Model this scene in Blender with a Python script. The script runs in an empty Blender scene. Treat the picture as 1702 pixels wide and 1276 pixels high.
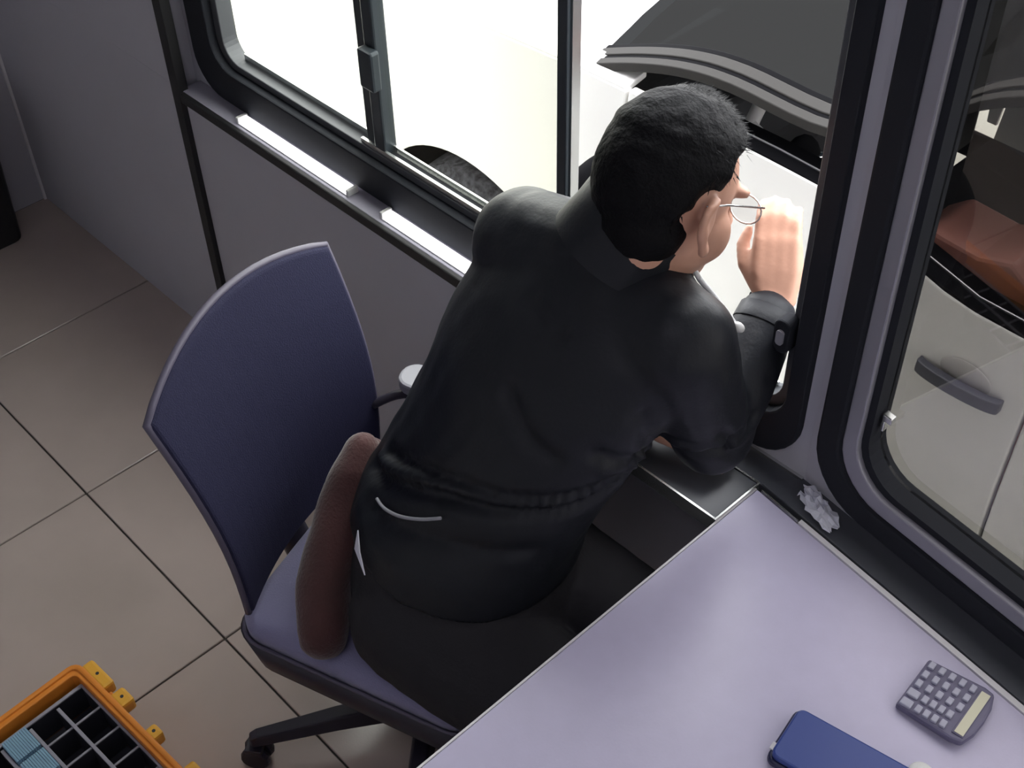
import bpy, bmesh, math, random
from mathutils import Vector, Matrix, Euler, noise
random.seed(7)
V = Vector
sc = bpy.context.scene
col = sc.collection

# ------------------------------------------------------------------ camera
cam_d = bpy.data.cameras.new('camera'); cam = bpy.data.objects.new('camera', cam_d); col.objects.link(cam)
cam_d.sensor_width = 36.0; cam_d.sensor_fit = 'HORIZONTAL'; cam_d.lens = 2218.893 * 36.0 / 1702.0
cam_d.clip_start = 0.02; cam_d.clip_end = 200
_r = V((0.6865021738, 0.7268934631, -0.0184569423)); _u = V((-0.4993700944, 0.4897682262, 0.7146723679)); _f = V((-0.5285302963, 0.4814072891, -0.6992158092))
m3 = Matrix((_r, _u, -_f)).transposed()
cam.matrix_world = Matrix.Translation((0, 0, 2.33507)) @ m3.to_4x4()
sc.camera = cam

# ------------------------------------------------------------------ sky and exposure
w = bpy.data.worlds.new('overcast_sky'); sc.world = w; w.use_nodes = True
bg = w.node_tree.nodes['Background']; bg.inputs[0].default_value = (0.97, 0.98, 1.0, 1); bg.inputs[1].default_value = 7.5
sc.view_settings.view_transform = 'Standard'; sc.view_settings.look = 'None'
sc.view_settings.exposure = 0.0; sc.view_settings.gamma = 1.0; sc.view_settings.use_curve_mapping = False
LAMP = 6.0          # brightness of the ceiling lamp
BAR_GLOW = 3.0          # brightness of the two glowing bars on the ledge

# ------------------------------------------------------------------ materials
def mat(name, color, rough=0.6, metal=0.0, bump=0.0, bscale=60.0, var=0.0, vscale=6.0, spec=0.5, coat=0.0, emit=None, estr=0.0, sheen=0.0):
    m = bpy.data.materials.new(name); m.use_nodes = True
    nt = m.node_tree; b = nt.nodes['Principled BSDF']
    b.inputs['Base Color'].default_value = (*color, 1); b.inputs['Roughness'].default_value = rough
    b.inputs['Metallic'].default_value = metal; b.inputs['Specular IOR Level'].default_value = spec
    b.inputs['Coat Weight'].default_value = coat; b.inputs['Sheen Weight'].default_value = sheen
    tc = nt.nodes.new('ShaderNodeTexCoord')
    if emit:
        b.inputs['Emission Color'].default_value = (*emit, 1); b.inputs['Emission Strength'].default_value = estr
    if var > 0:
        n = nt.nodes.new('ShaderNodeTexNoise'); n.inputs['Scale'].default_value = vscale; n.inputs['Detail'].default_value = 5
        nt.links.new(tc.outputs['Object'], n.inputs['Vector'])
        r = nt.nodes.new('ShaderNodeValToRGB')
        r.color_ramp.elements[0].position = 0.3; r.color_ramp.elements[1].position = 0.7
        r.color_ramp.elements[0].color = (*[max(0, c * (1 - var)) for c in color], 1)
        r.color_ramp.elements[1].color = (*[min(1, c * (1 + var)) for c in color], 1)
        nt.links.new(n.outputs['Fac'], r.inputs['Fac']); nt.links.new(r.outputs['Color'], b.inputs['Base Color'])
    if bump > 0:
        n2 = nt.nodes.new('ShaderNodeTexNoise'); n2.inputs['Scale'].default_value = bscale; n2.inputs['Detail'].default_value = 3
        nt.links.new(tc.outputs['Object'], n2.inputs['Vector'])
        bp = nt.nodes.new('ShaderNodeBump'); bp.inputs['Strength'].default_value = bump; bp.inputs['Distance'].default_value = 0.004
        nt.links.new(n2.outputs['Fac'], bp.inputs['Height']); nt.links.new(bp.outputs['Normal'], b.inputs['Normal'])
    return m

def glass(name, tint, refl=0.04):
    m = bpy.data.materials.new(name); m.use_nodes = True; nt = m.node_tree
    nt.nodes.remove(nt.nodes['Principled BSDF'])
    t = nt.nodes.new('ShaderNodeBsdfTransparent'); t.inputs[0].default_value = (*tint, 1)
    g = nt.nodes.new('ShaderNodeBsdfGlossy'); g.inputs['Roughness'].default_value = 0.02
    mx = nt.nodes.new('ShaderNodeMixShader'); mx.inputs[0].default_value = refl
    nt.links.new(t.outputs[0], mx.inputs[1]); nt.links.new(g.outputs[0], mx.inputs[2])
    nt.links.new(mx.outputs[0], nt.nodes['Material Output'].inputs[0])
    return m

M = dict(
    tile=mat('beige_tile', (0.47, 0.395, 0.36), 0.16, var=0.06, vscale=4, bump=0.03, bscale=200),
    grout=mat('dark_grout', (0.05, 0.045, 0.04), 0.9),
    wall=mat('grey_panel', (0.47, 0.465, 0.52), 0.6, var=0.03, vscale=3, bump=0.02),
    ceil=mat('ceiling_white', (0.6, 0.6, 0.62), 0.8),
    black=mat('black_trim', (0.012, 0.012, 0.014), 0.5, bump=0.05),
    rubber=mat('black_rubber', (0.017, 0.019, 0.025), 0.75, bump=0.05, bscale=120, spec=0.2),
    alu=mat('dark_aluminium', (0.30, 0.295, 0.34), 0.42, 0.25, bump=0.02),
    frame=mat('charcoal_frame', (0.035, 0.045, 0.055), 0.4, 0.3),
    frame2=mat('grey_sliding_frame', (0.07, 0.075, 0.085), 0.5, 0.1, bump=0.02),
    silver=mat('bright_aluminium', (0.62, 0.63, 0.62), 0.25, 0.9),
    ledge=mat('ledge_laminate', (0.34, 0.33, 0.40), 0.35, var=0.04),
    counter=mat('shaded_dark_laminate', (0.075, 0.08, 0.095), 0.4, var=0.05),  # dark tone holds the shade on the shelf and sill
    desk=mat('white_laminate', (0.54, 0.51, 0.68), 0.32, var=0.02, vscale=30, bump=0.03, bscale=250),
    deskedge=mat('desk_edge_band', (0.75, 0.74, 0.76), 0.35),
    glowbar=mat('glow_bar_white', (0.9, 0.9, 0.95), 0.4, emit=(1.0, 0.98, 1.0), estr=BAR_GLOW),
    lamp=mat('lamp_diffuser', (0.9, 0.9, 0.9), 0.5, emit=(0.90, 0.88, 1.0), estr=LAMP),
    plastic=mat('white_plastic', (0.75, 0.75, 0.74), 0.4),
    mesh=mat('navy_mesh_fabric', (0.018, 0.018, 0.048), 0.8, bump=0.35, bscale=420, spec=0.25),
    seat=mat('navy_seat_fabric', (0.23, 0.22, 0.36), 0.8, bump=0.3, bscale=380, sheen=0.2),
    chairplastic=mat('black_chair_plastic', (0.02, 0.017, 0.03), 0.45, bump=0.04),
    chairrim=mat('chair_rim_grey', (0.09, 0.08, 0.12), 0.5),
    greyplastic=mat('light_grey_plastic', (0.30, 0.30, 0.34), 0.5),
    maroon=mat('maroon_plush', (0.055, 0.014, 0.014), 0.85, bump=0.4, bscale=180, sheen=0.4, var=0.2, vscale=12),
    jacket=mat('black_jacket_cloth', (0.010, 0.0115, 0.016), 0.5, bump=0.12, bscale=160, spec=0.28),
    trouser=mat('charcoal_trouser_cloth', (0.021, 0.020, 0.024), 0.8, bump=0.2, bscale=220, spec=0.3),
    skin=mat('skin', (0.60, 0.33, 0.235), 0.5, var=0.05, vscale=20, bump=0.05, bscale=90),
    hair=mat('black_hair', (0.004, 0.004, 0.005), 0.65, bump=0.5, bscale=150, spec=0.12),
    shirt=mat('white_shirt_cloth', (0.7, 0.71, 0.72), 0.8, bump=0.1),
    shoe=mat('black_shoe_leather', (0.01, 0.01, 0.01), 0.35),
    wire=mat('spectacle_metal', (0.6, 0.6, 0.6), 0.25, 1.0),
    orange=mat('orange_plastic', (0.80, 0.27, 0.035), 0.45, var=0.06, bump=0.03),
    yellow=mat('yellow_plastic', (0.86, 0.44, 0.05), 0.45),
    tray=mat('dark_tray_plastic', (0.03, 0.03, 0.04), 0.5),
    divider=mat('grey_divider_plastic', (0.33, 0.32, 0.37), 0.45),
    card=mat('pale_blue_card', (0.25, 0.42, 0.56), 0.5),
    calc=mat('grey_violet_calculator', (0.13, 0.12, 0.20), 0.45),
    key=mat('calculator_key', (0.40, 0.40, 0.50), 0.45),
    lcd=mat('calculator_display', (0.62, 0.60, 0.45), 0.3),
    blue=mat('blue_plastic', (0.035, 0.065, 0.27), 0.28),
    navy=mat('navy_plastic', (0.012, 0.014, 0.06), 0.35),
    tissue=mat('white_tissue', (0.72, 0.73, 0.82), 0.9, bump=0.2, bscale=60),
    asphalt=mat('pale_concrete', (0.50, 0.49, 0.43), 0.9, var=0.06, vscale=2, bump=0.15, bscale=30),
    paint=mat('white_car_paint', (0.86, 0.85, 0.82), 0.3, coat=0.3),
    tyre=mat('tyre_rubber', (0.06, 0.06, 0.07), 0.9, bump=0.8, bscale=60, var=0.7, vscale=70, spec=0.1),
    wheel=mat('wheel_alloy', (0.45, 0.45, 0.46), 0.3, 0.9),
    cartrim=mat('car_grey_trim', (0.045, 0.043, 0.041), 0.75, spec=0.1),
    carblack=mat('car_black_trim', (0.003, 0.003, 0.004), 0.8, spec=0.06),
    chrome=mat('chrome', (0.8, 0.8, 0.78), 0.12, 1.0),
    redleather=mat('red_brown_leather', (0.46, 0.20, 0.16), 0.5, bump=0.1),
    greycloth=mat('grey_seat_cloth', (0.16, 0.17, 0.19), 0.8, bump=0.2),
    handle=mat('dark_door_handle', (0.075, 0.078, 0.10), 0.35, bump=0.1, bscale=120),
    clear=glass('clear_glass', (0.97, 0.975, 0.93), 0.03),
    tinted=glass('tinted_glass', (0.52, 0.51, 0.50), 0.10),
    darkglass=glass('dark_glass', (0.16, 0.16, 0.16), 0.06),
    carglass=glass('car_glass', (0.05, 0.055, 0.06), 0.012),
    spec=glass('spectacle_lens', (0.97, 0.97, 0.97)),
)

# ------------------------------------------------------------------ mesh helpers
ORIGIN = {}

def tag(o, label=None, cat=None, group=None, kind=None):
    if label: o['label'] = label
    if cat: o['category'] = cat
    if group: o['group'] = group
    if kind: o['kind'] = kind
    return o

def empty(name, loc, label=None, cat=None, group=None, kind=None):
    o = bpy.data.objects.new(name, None); o.empty_display_size = 0.05; col.objects.link(o); o.location = loc
    ORIGIN[o] = V(loc); return tag(o, label, cat, group, kind)

class MB:
    def __init__(s): s.v = []; s.f = []
    def add(s, vs, fs):
        n = len(s.v); s.v += [V(p) for p in vs]; s.f += [tuple(i + n for i in f) for f in fs]; return s
    def box(s, lo, hi, fr=None):
        c = [(x, y, z) for z in (lo[2], hi[2]) for y in (lo[1], hi[1]) for x in (lo[0], hi[0])]
        if fr: c = [fr(*p) for p in c]
        return s.add(c, [(0, 2, 3, 1), (4, 5, 7, 6), (0, 1, 5, 4), (2, 6, 7, 3), (0, 4, 6, 2), (1, 3, 7, 5)])
    def cbox(s, c, size, M3=None):
        M3 = M3 or Matrix.Identity(3); h = V(size) / 2
        return s.box(-h, h, lambda x, y, z: V(c) + M3 @ V((x, y, z)))
    def loft(s, rings, cap=True, closed=True):
        n = len(rings[0]); vs = [p for r in rings for p in r]; fs = []
        for i in range(len(rings) - 1):
            for j in range(n if closed else n - 1):
                k = (j + 1) % n; fs.append((i * n + j, i * n + k, (i + 1) * n + k, (i + 1) * n + j))
        if cap: fs.append(tuple(range(n - 1, -1, -1))); fs.append(tuple((len(rings) - 1) * n + j for j in range(n)))
        return s.add(vs, fs)
    def prism(s, outline, d0, d1, fr):
        return s.loft([[fr(p[0], d0, p[1]) for p in outline], [fr(p[0], d1, p[1]) for p in outline]])
    def ring(s, outer, inner, d0, d1, fr):
        n = len(outer); vs = [fr(p[0], d, p[1]) for d in (d0, d1) for L in (outer, inner) for p in L]; fs = []
        for j in range(n):
            k = (j + 1) % n
            fs += [(j, k, n + k, n + j), (2 * n + j, 3 * n + j, 3 * n + k, 2 * n + k), (j, 2 * n + j, 2 * n + k, k), (n + j, n + k, 3 * n + k, 3 * n + j)]
        return s.add(vs, fs)
    def tube(s, path, rad, n=10, cap=True, closed=False):
        path = [V(p) for p in path]; rad = rad if isinstance(rad, (list, tuple)) else [rad] * len(path)
        rings = []; up = None
        for i, p in enumerate(path):
            a = path[max(i - 1, 0)]; b = path[min(i + 1, len(path) - 1)]
            if closed: a = path[i - 1]; b = path[(i + 1) % len(path)]
            t = (b - a).normalized()
            if up is None: up = t.orthogonal().normalized()
            up = (up - t * up.dot(t)).normalized(); bi = t.cross(up)
            rings.append([p + (up * math.cos(q) + bi * math.sin(q)) * rad[i] for q in [2 * math.pi * k / n for k in range(n)]])
        if closed: rings.append(rings[0]); return s.loft(rings, cap=False)
        return s.loft(rings, cap)
    def ell(s, c, ax, nu=20, nv=12):
        """ellipsoid: ax = three half-axis vectors"""
        c = V(c); ax = [V(a) for a in ax]; rings = []
        for i in range(1, nv):
            t = math.pi * i / nv
            rings.append([c + ax[2] * math.cos(t) + (ax[0] * math.cos(q) + ax[1] * math.sin(q)) * math.sin(t) for q in [2 * math.pi * k / nu for k in range(nu)]])
        b = len(s.v); s.loft(rings, cap=False)
        top = len(s.v); s.v += [c + ax[2], c - ax[2]]; last = b + (nv - 2) * nu
        for j in range(nu):
            k = (j + 1) % nu; s.f += [(top, b + k, b + j), (top + 1, last + j, last + k)]
        return s
    def sph(s, c, r, nu=14, nv=9): return s.ell(c, ((r, 0, 0), (0, r, 0), (0, 0, r)), nu, nv)
    def caps(s, pts, rad, n=14):
        """chain of rounded tapered limbs, overlapped for remeshing"""
        for i, p in enumerate(pts): s.sph(p, rad[i])
        for i in range(len(pts) - 1):
            s.tube([pts[i], V(pts[i]).lerp(V(pts[i + 1]), 0.5), pts[i + 1]], [rad[i], (rad[i] + rad[i + 1]) / 2, rad[i + 1]], n)
        return s
    def lathe(s, prof, c, n=20, M3=None):
        M3 = M3 or Matrix.Identity(3)
        return s.loft([[V(c) + M3 @ V((r * math.cos(q), r * math.sin(q), z)) for q in [2 * math.pi * k / n for k in range(n)]] for r, z in prof])
    def build(s, name, m, parent=None, smooth=False, bevel=0, subd=0, solid=0, remesh=0, rsm=6, post=None, seg=2):
        if parent is not None: org = ORIGIN[parent]
        else:
            xs = [p.x for p in s.v]; ys = [p.y for p in s.v]; zs = [p.z for p in s.v]
            org = V(((min(xs) + max(xs)) / 2, (min(ys) + max(ys)) / 2, min(zs)))
        me = bpy.data.meshes.new(name)
        me.from_pydata([p - org for p in s.v], [], s.f); me.validate()
        bm = bmesh.new(); bm.from_mesh(me); bmesh.ops.recalc_face_normals(bm, faces=bm.faces); bm.to_mesh(me); bm.free()
        o = bpy.data.objects.new(name, me); col.objects.link(o)
        if remesh:
            md = o.modifiers.new('r', 'REMESH'); md.mode = 'VOXEL'; md.voxel_size = remesh; md.use_smooth_shade = True
            if rsm: sm = o.modifiers.new('s', 'SMOOTH'); sm.factor = 0.5; sm.iterations = rsm
            dg = bpy.context.evaluated_depsgraph_get(); dg.update()
            nm = bpy.data.meshes.new_from_object(o.evaluated_get(dg)); o.modifiers.clear(); o.data = nm; nm.name = name; me = nm; smooth = True
        if post:
            me.calc_loop_triangles()
            nrm = [v.normal.copy() for v in me.vertices]
            for i, v in enumerate(me.vertices): v.co = post(v.co + org, nrm[i]) - org
            me.update()
        me.materials.append(m)
        if smooth: me.shade_smooth()
        if solid: q = o.modifiers.new('solid', 'SOLIDIFY'); q.thickness = solid; q.offset = 0
        if bevel: q = o.modifiers.new('bevel', 'BEVEL'); q.width = bevel; q.segments = seg; q.limit_method = 'ANGLE'
        if subd: q = o.modifiers.new('sub', 'SUBSURF'); q.levels = subd; q.render_levels = subd
        if parent is not None: o.parent = parent
        else: o.location = org
        ORIGIN[o] = org
        return o

def rr(x0, x1, z0, z1, r, n=7):
    out = []
    for cx, cz, a in ((x1 - r, z0 + r, -90), (x1 - r, z1 - r, 0), (x0 + r, z1 - r, 90), (x0 + r, z0 + r, 180)):
        for i in range(n + 1):
            q = math.radians(a + 90 * i / n); out.append((cx + r * math.cos(q), cz + r * math.sin(q)))
    return out

def catmull(pts, n=8):
    pts = [V(p) for p in pts]; out = []
    for i in range(len(pts) - 1):
        p0 = pts[max(i - 1, 0)]; p1 = pts[i]; p2 = pts[i + 1]; p3 = pts[min(i + 2, len(pts) - 1)]
        for k in range(n):
            t = k / n
            out.append(0.5 * ((2 * p1) + (p2 - p0) * t + (2 * p0 - 5 * p1 + 4 * p2 - p3) * t * t + (3 * p1 - p0 - 3 * p2 + p3) * t ** 3))
    out.append(pts[-1]); return out

def copy_at(o, loc, parent=None, scale=None, rot=None):
    c = o.copy(); col.objects.link(c); c.location = loc
    if scale: c.scale = scale
    if rot: c.rotation_euler = rot
    if parent is not None: c.parent = parent
    return c

# wall frames: x along the booth, d outward from the inner face, z up
BX = -0.708                                            # where the front wall bends
def yl(x): return 1.165 + 0.0137 * (x + 3.3)
YB = yl(BX)
def WL(x, d, z): return V((x, yl(x) + d, z))
def WR(x, d, z): return V((x, YB - 0.117 * (x - BX) + d, z))
def ID(x, y, z): return V((x, y, z))
CEIL = 2.45; XL = -3.3; XR = 0.8; YBK = -0.6

# ------------------------------------------------------------------ floor with tiles
T = 0.5636; GX = -2.759; GY = 0.651
fl = MB().box((XL - 0.12, YBK - 0.1, -0.05), (XR + 0.1, 1.30, -0.005)).build('floor', M['grout']); tag(fl, kind='structure')
i0 = math.floor((XL - GX) / T); i1 = math.ceil((XR - GX) / T); j0 = math.floor((YBK - GY) / T); j1 = math.ceil((1.2 - GY) / T)
for i in range(i0, i1):
    for j in range(j0, j1):
        x0 = max(XL, GX + i * T + 0.0022); x1 = min(XR, GX + (i + 1) * T - 0.0022)
        y0 = max(YBK, GY + j * T + 0.0022); y1 = min(1.215, GY + (j + 1) * T - 0.0022)
        if x1 - x0 < 0.02 or y1 - y0 < 0.02: continue
        MB().box((x0, y0, -0.012), (x1, y1, 0.0)).build('tile', M['tile'], fl, bevel=0.0015, seg=1)

# ------------------------------------------------------------------ front wall
WZ0, WZ1 = 0.795, 1.98
w1o = rr(-2.31, -0.726, WZ0, WZ1, 0.085)
w1i = rr(-2.235, -0.757, 0.872, WZ1 - 0.07, 0.06)
wf = MB()
wf.box((XL, 0, 0.79), (-2.345, 0.09, CEIL), WL)
wf.ring(rr(-2.345, BX, 0.775, CEIL, 0.001), w1o, 0.05, 0.09, WL)
wfo = tag(wf.build('wall_front', M['wall']), kind='structure')
MB().box((XL, 0.0, 0.0), (-2.348, 0.09, 0.79), WL).build('panel', M['wall'], wfo, bevel=0.002)
MB().box((-2.332, 0.0, 0.0), (BX, 0.09, 0.772), WL).build('panel', M['wall'], wfo, bevel=0.002)
w2o = rr(-0.690, 0.62, 0.80, 1.95, 0.10)
w2a = rr(-0.648, 0.58, 0.842, 1.91, 0.085)
w2b = rr(-0.622, 0.555, 0.870, 1.885, 0.075)
w2c = rr(-0.610, 0.543, 0.882, 1.873, 0.07)
wr = MB()
wr.ring(rr(BX, XR + 0.06, 0.775, CEIL, 0.001), w2o, 0.05, 0.09, WR)
wro = tag(wr.build('wall_front_angled', M['wall']), kind='structure')
MB().box((BX, 0.0, 0.0), (XR + 0.06, 0.09, 0.772), WR).build('panel', M['wall'], wro, bevel=0.002)
M['bounce_clad'] = mat('white_bounce_cladding', (0.82, 0.82, 0.80), 0.5)  # unseen white outer skin, added to bounce daylight onto the car door
MB().box((XL, 0.091, -0.2), (BX, 0.10, 0.785), WL).build('bounce_cladding', M['bounce_clad'], wfo)
MB().box((BX, 0.091, -0.2), (XR + 0.06, 0.10, 0.785), WR).build('bounce_cladding', M['bounce_clad'], wro)
tag(MB().box((-2.350, -0.012, 0.0), (-2.318, 0.012, CEIL), WL).build('trim_1', M['black'], bevel=0.002), kind='structure')
tag(MB().box((-2.318, -0.012, 0.765), (-1.22, 0.004, 0.789), WL).build('trim_2', M['black'], bevel=0.003), kind='structure')
tag(MB().box((XL, -0.007, 0.0), (XL + 0.008, 0.0, CEIL), WL).build('trim_3', M['deskedge']), kind='structure')

# ledge under the sliding window and the narrow counter strips beside the desk
tag(MB().box((-2.33, -0.002, 0.772), (-1.22, 0.055, 0.79), WL).build('window_ledge', M['ledge'], bevel=0.002),
    'narrow pale ledge under the sliding window carrying two glowing bars', 'ledge')
cs = MB().box((-1.215, -0.108, 0.752), (-0.752, -0.008, 0.778), WL).build('counter_shelf', M['counter'], bevel=0.002)
tag(cs, 'shaded counter shelf under the open window, left of the white desk', 'shelf')
MB().box((-1.215, -0.112, 0.752), (-0.752, -0.1085, 0.7805), WL).build('edge_strip', M['silver'], cs)
MB().box((-0.7515, -0.112, 0.752), (-0.7485, -0.006, 0.7805), WL).build('edge_strip', M['silver'], cs)
cb = MB().box((-1.215, -0.004, 0.752), (BX, 0.05, 0.776), WL).build('sill_board', M['counter'], bevel=0.002)
tag(cb, 'shaded sill board between counter shelf and the window frame', 'sill')
MB().box((-1.215, -0.0075, 0.752), (-0.752, -0.0042, 0.7795), WL).build('edge_strip', M['silver'], cb)
MB().box((-1.0, 0.044, 0.776), (BX, 0.0495, 0.782), WL).build('edge_strip', M['silver'], cb)

# sliding window in the front wall
g1 = MB().ring(w1o, w1i, 0.036, 0.094, WL).build('window_1', M['rubber'], bevel=0.004); tag(g1, kind='structure')
f1 = rr(-2.235, -0.757, 0.872, WZ1 - 0.07, 0.058); f1b = rr(-2.213, -0.777, 0.888, WZ1 - 0.09, 0.045)
MB().ring(f1, f1b, 0.055, 0.092, WL).build('window_frame', M['frame2'], g1, bevel=0.002)
MB().box((-1.775, 0.058, 0.889), (-0.80, 0.064, 0.899), WL).build('track', M['silver'], g1)
MB().box((-1.775, 0.080, 0.889), (-0.80, 0.084, 0.903), WL).build('track', M['silver'], g1)
MB().box((-2.18, 0.080, 0.889), (-1.775, 0.084, 0.903), WL).build('track', M['silver'], g1)
ZT = WZ1 - 0.09
mu = MB().box((-1.772, 0.070, 0.888), (-1.742, 0.094, ZT), WL).build('mullion', M['frame'], g1, bevel=0.004)
MB().box((-1.738, 0.060, 0.888), (-1.706, 0.090, ZT), WL).build('mullion', M['frame'], g1, bevel=0.004)
MB().box((-1.7415, 0.066, 0.888), (-1.7385, 0.080, ZT), WL).build('mullion', M['silver'], g1)
MB().box((-1.735, 0.040, 1.035), (-1.695, 0.062, 1.115), WL).build('latch', M['frame'], g1, bevel=0.005)
MB().box((-1.258, 0.060, 0.900), (-1.236, 0.088, ZT), WL).build('mullion', M['frame'], g1, bevel=0.003)
MB().box((-1.2355, 0.068, 0.900), (-1.2325, 0.086, ZT), WL).build('mullion', M['silver'], g1)
MB().box((-2.21, 0.085, 0.89), (-1.76, 0.089, ZT), WL).build('pane', M['clear'], g1)
MB().box((-1.72, 0.072, 0.90), (-1.245, 0.077, ZT), WL).build('pane', M['clear'], g1)
la = MB().prism([(p[0] * 1.0, p[1]) for p in rr(-0.792, -0.764, 1.012, 1.072, 0.013)], 0.030, 0.056, WL).build('latch', M['rubber'], g1, bevel=0.003)
MB().prism(rr(-0.784, -0.772, 1.030, 1.056, 0.005), 0.026, 0.031, WL).build('latch_button', M['greyplastic'], la)

# fixed window beside the desk
g2 = MB().ring(w2o, w2a, 0.030, 0.096, WR).build('window_2', M['rubber'], bevel=0.006); tag(g2, kind='structure')
MB().ring(w2a, w2b, 0.036, 0.092, WR).build('window_frame', M['alu'], g2, bevel=0.003)
MB().ring(w2b, w2c, 0.046, 0.088, WR).build('gasket', M['rubber'], g2)
MB().prism(w2c, 0.074, 0.079, WR).build('pane', M['tinted'], g2)
wc = MB().box((-0.607, 0.060, 0.985), (-0.590, 0.073, 0.997), WR)
wc.box((-0.607, 0.060, 0.965), (-0.600, 0.073, 0.985), WR)
wc.build('window_catch', M['silver'], g2, bevel=0.002)

# ------------------------------------------------------------------ other walls and ceiling
def wallx(name, x0, x1, ya, yb, hole, m='wall'):
    fr = (lambda s, d, z: V((x0 + d, s, z)))
    o = MB().ring(rr(ya, yb, 0, CEIL, 0.001), hole, 0, x1 - x0, fr).build(name, M[m]); tag(o, kind='structure'); return fr
h3 = rr(0.12, 0.93, 0.88, 1.75, 0.08); h3i = rr(0.16, 0.89, 0.92, 1.71, 0.06)
fr3 = wallx('wall_left', XL - 0.1, XL, YBK, 1.30, h3)
g3 = MB().ring(h3, h3i, -0.01, 0.11, fr3).build('window_3', M['rubber']); tag(g3, kind='structure')
MB().prism(h3i, 0.04, 0.045, fr3).build('pane', M['darkglass'], g3)
h4 = rr(-0.3, 0.75, 0.95, 1.95, 0.08)
fr4 = wallx('wall_right', XR, XR + 0.1, YBK, 1.08, h4)
g4 = MB().ring(h4, rr(-0.26, 0.71, 0.99, 1.91, 0.06), -0.01, 0.11, fr4).build('window_4', M['rubber']); tag(g4, kind='structure')
MB().prism(rr(-0.26, 0.71, 0.99, 1.91, 0.06), 0.04, 0.045, fr4).build('pane', M['tinted'], g4)
frb = lambda s, d, z: V((s, YBK - 0.1 + d, z))
tag(MB().box((XL, 0, 0), (XR, 0.1, CEIL), frb).build('wall_back', M['wall']), kind='structure')
tag(MB().box((XL - 0.1, YBK - 0.1, CEIL), (XR + 0.1, 1.40, CEIL + 0.08)).build('ceiling', M['ceil']), kind='structure')
cl = empty('ceiling_lamp', (-0.45, 0.0, CEIL), 'flat white panel lamp on the booth ceiling behind the viewpoint', 'lamp')
MB().ring(rr(-0.77, -0.13, -0.17, 0.17, 0.01), rr(-0.75, -0.15, -0.15, 0.15, 0.005), CEIL - 0.035, CEIL - 0.002, lambda s, d, z: V((s, z, d))).build('frame', M['plastic'], cl)
MB().box((-0.75, -0.15, CEIL - 0.028), (-0.15, 0.15, CEIL - 0.022)).build('diffuser', M['lamp'], cl)

# two emissive white bars along the ledge
for nm, x0, x1, lab in (('glow_bar', -2.135, -1.765, 'glowing white bar on the ledge, farther along the wall'),
                        ('glow_bar', -1.672, -1.30, 'glowing white bar on the ledge, nearer the seated man')):
    e = empty(nm, WL((x0 + x1) / 2, 0.018, 0.79), lab, 'light', 'glowing bars on the window ledge')
    MB().box((x0 + 0.008, 0.008, 0.792), (x1 - 0.008, 0.030, 0.804), WL).build('tube', M['glowbar'], e, bevel=0.005)
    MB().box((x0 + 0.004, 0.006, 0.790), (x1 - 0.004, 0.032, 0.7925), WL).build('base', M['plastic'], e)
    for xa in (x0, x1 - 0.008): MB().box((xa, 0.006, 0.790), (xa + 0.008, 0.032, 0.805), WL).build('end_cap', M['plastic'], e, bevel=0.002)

# ------------------------------------------------------------------ desk
DZ = 0.777
def dback(x): return 1.183 - 0.114 * (x + 0.745)
dk = empty('desk', (-0.2, 0.6, 0), 'white topped desk in front of the large side window', 'desk')
top = [(-0.745, 0.22), (0.45, 0.22), (0.45, dback(0.45)), (-0.745, dback(-0.745))]
MB().loft([[V((x, y, z)) for x, y in top] for z in (DZ - 0.032, DZ)]).build('desktop', M['desk'], dk, bevel=0.0015)
MB().loft([[V((x, y, z)) for x, y in ((-0.7485, 0.22), (-0.7455, 0.22), (-0.7455, 1.183), (-0.7485, 1.183))] for z in (DZ - 0.032, DZ + 0.0006)]).build('edge_band', M['deskedge'], dk)
MB().loft([[V((x, y, z)) for x, y in ((-0.66, dback(-0.66) + 0.001), (0.45, dback(0.45) + 0.001), (0.45, dback(0.45) + 0.012), (-0.66, dback(-0.66) + 0.009))] for z in (DZ - 0.03, DZ + 0.002)]).build('edge_band', M['deskedge'], dk)
MB().loft([[V((x, y, z)) for x, y in ((-0.738, 1.184), (-0.662, dback(-0.662) + 0.001), (-0.662, dback(-0.662) + 0.004), (-0.738, 1.187))] for z in (DZ - 0.03, DZ + 0.002)]).build('edge_band', M['silver'], dk)
for x, y in ((-0.70, 0.27), (0.38, 0.27), (0.38, 0.99), (-0.70, 1.125)):
    MB().box((x - 0.02, y - 0.02, 0), (x + 0.02, y + 0.02, DZ - 0.032)).build('leg', M['alu'], dk, bevel=0.003)
bd = MB().loft([[V((x, y, z)) for x, y in ((BX - 0.04, dback(BX - 0.04) + 0.014), (XR - 0.02, dback(XR - 0.02) + 0.014), (XR - 0.02, WR(XR, 0.052, 0).y), (BX - 0.001, WR(BX, 0.052, 0).y))] for z in (DZ - 0.025, DZ + 0.001)]).build('window_board', M['counter'], bevel=0.002)
tag(bd, 'dark window board between the white desk and the large side window', 'sill')

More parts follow.
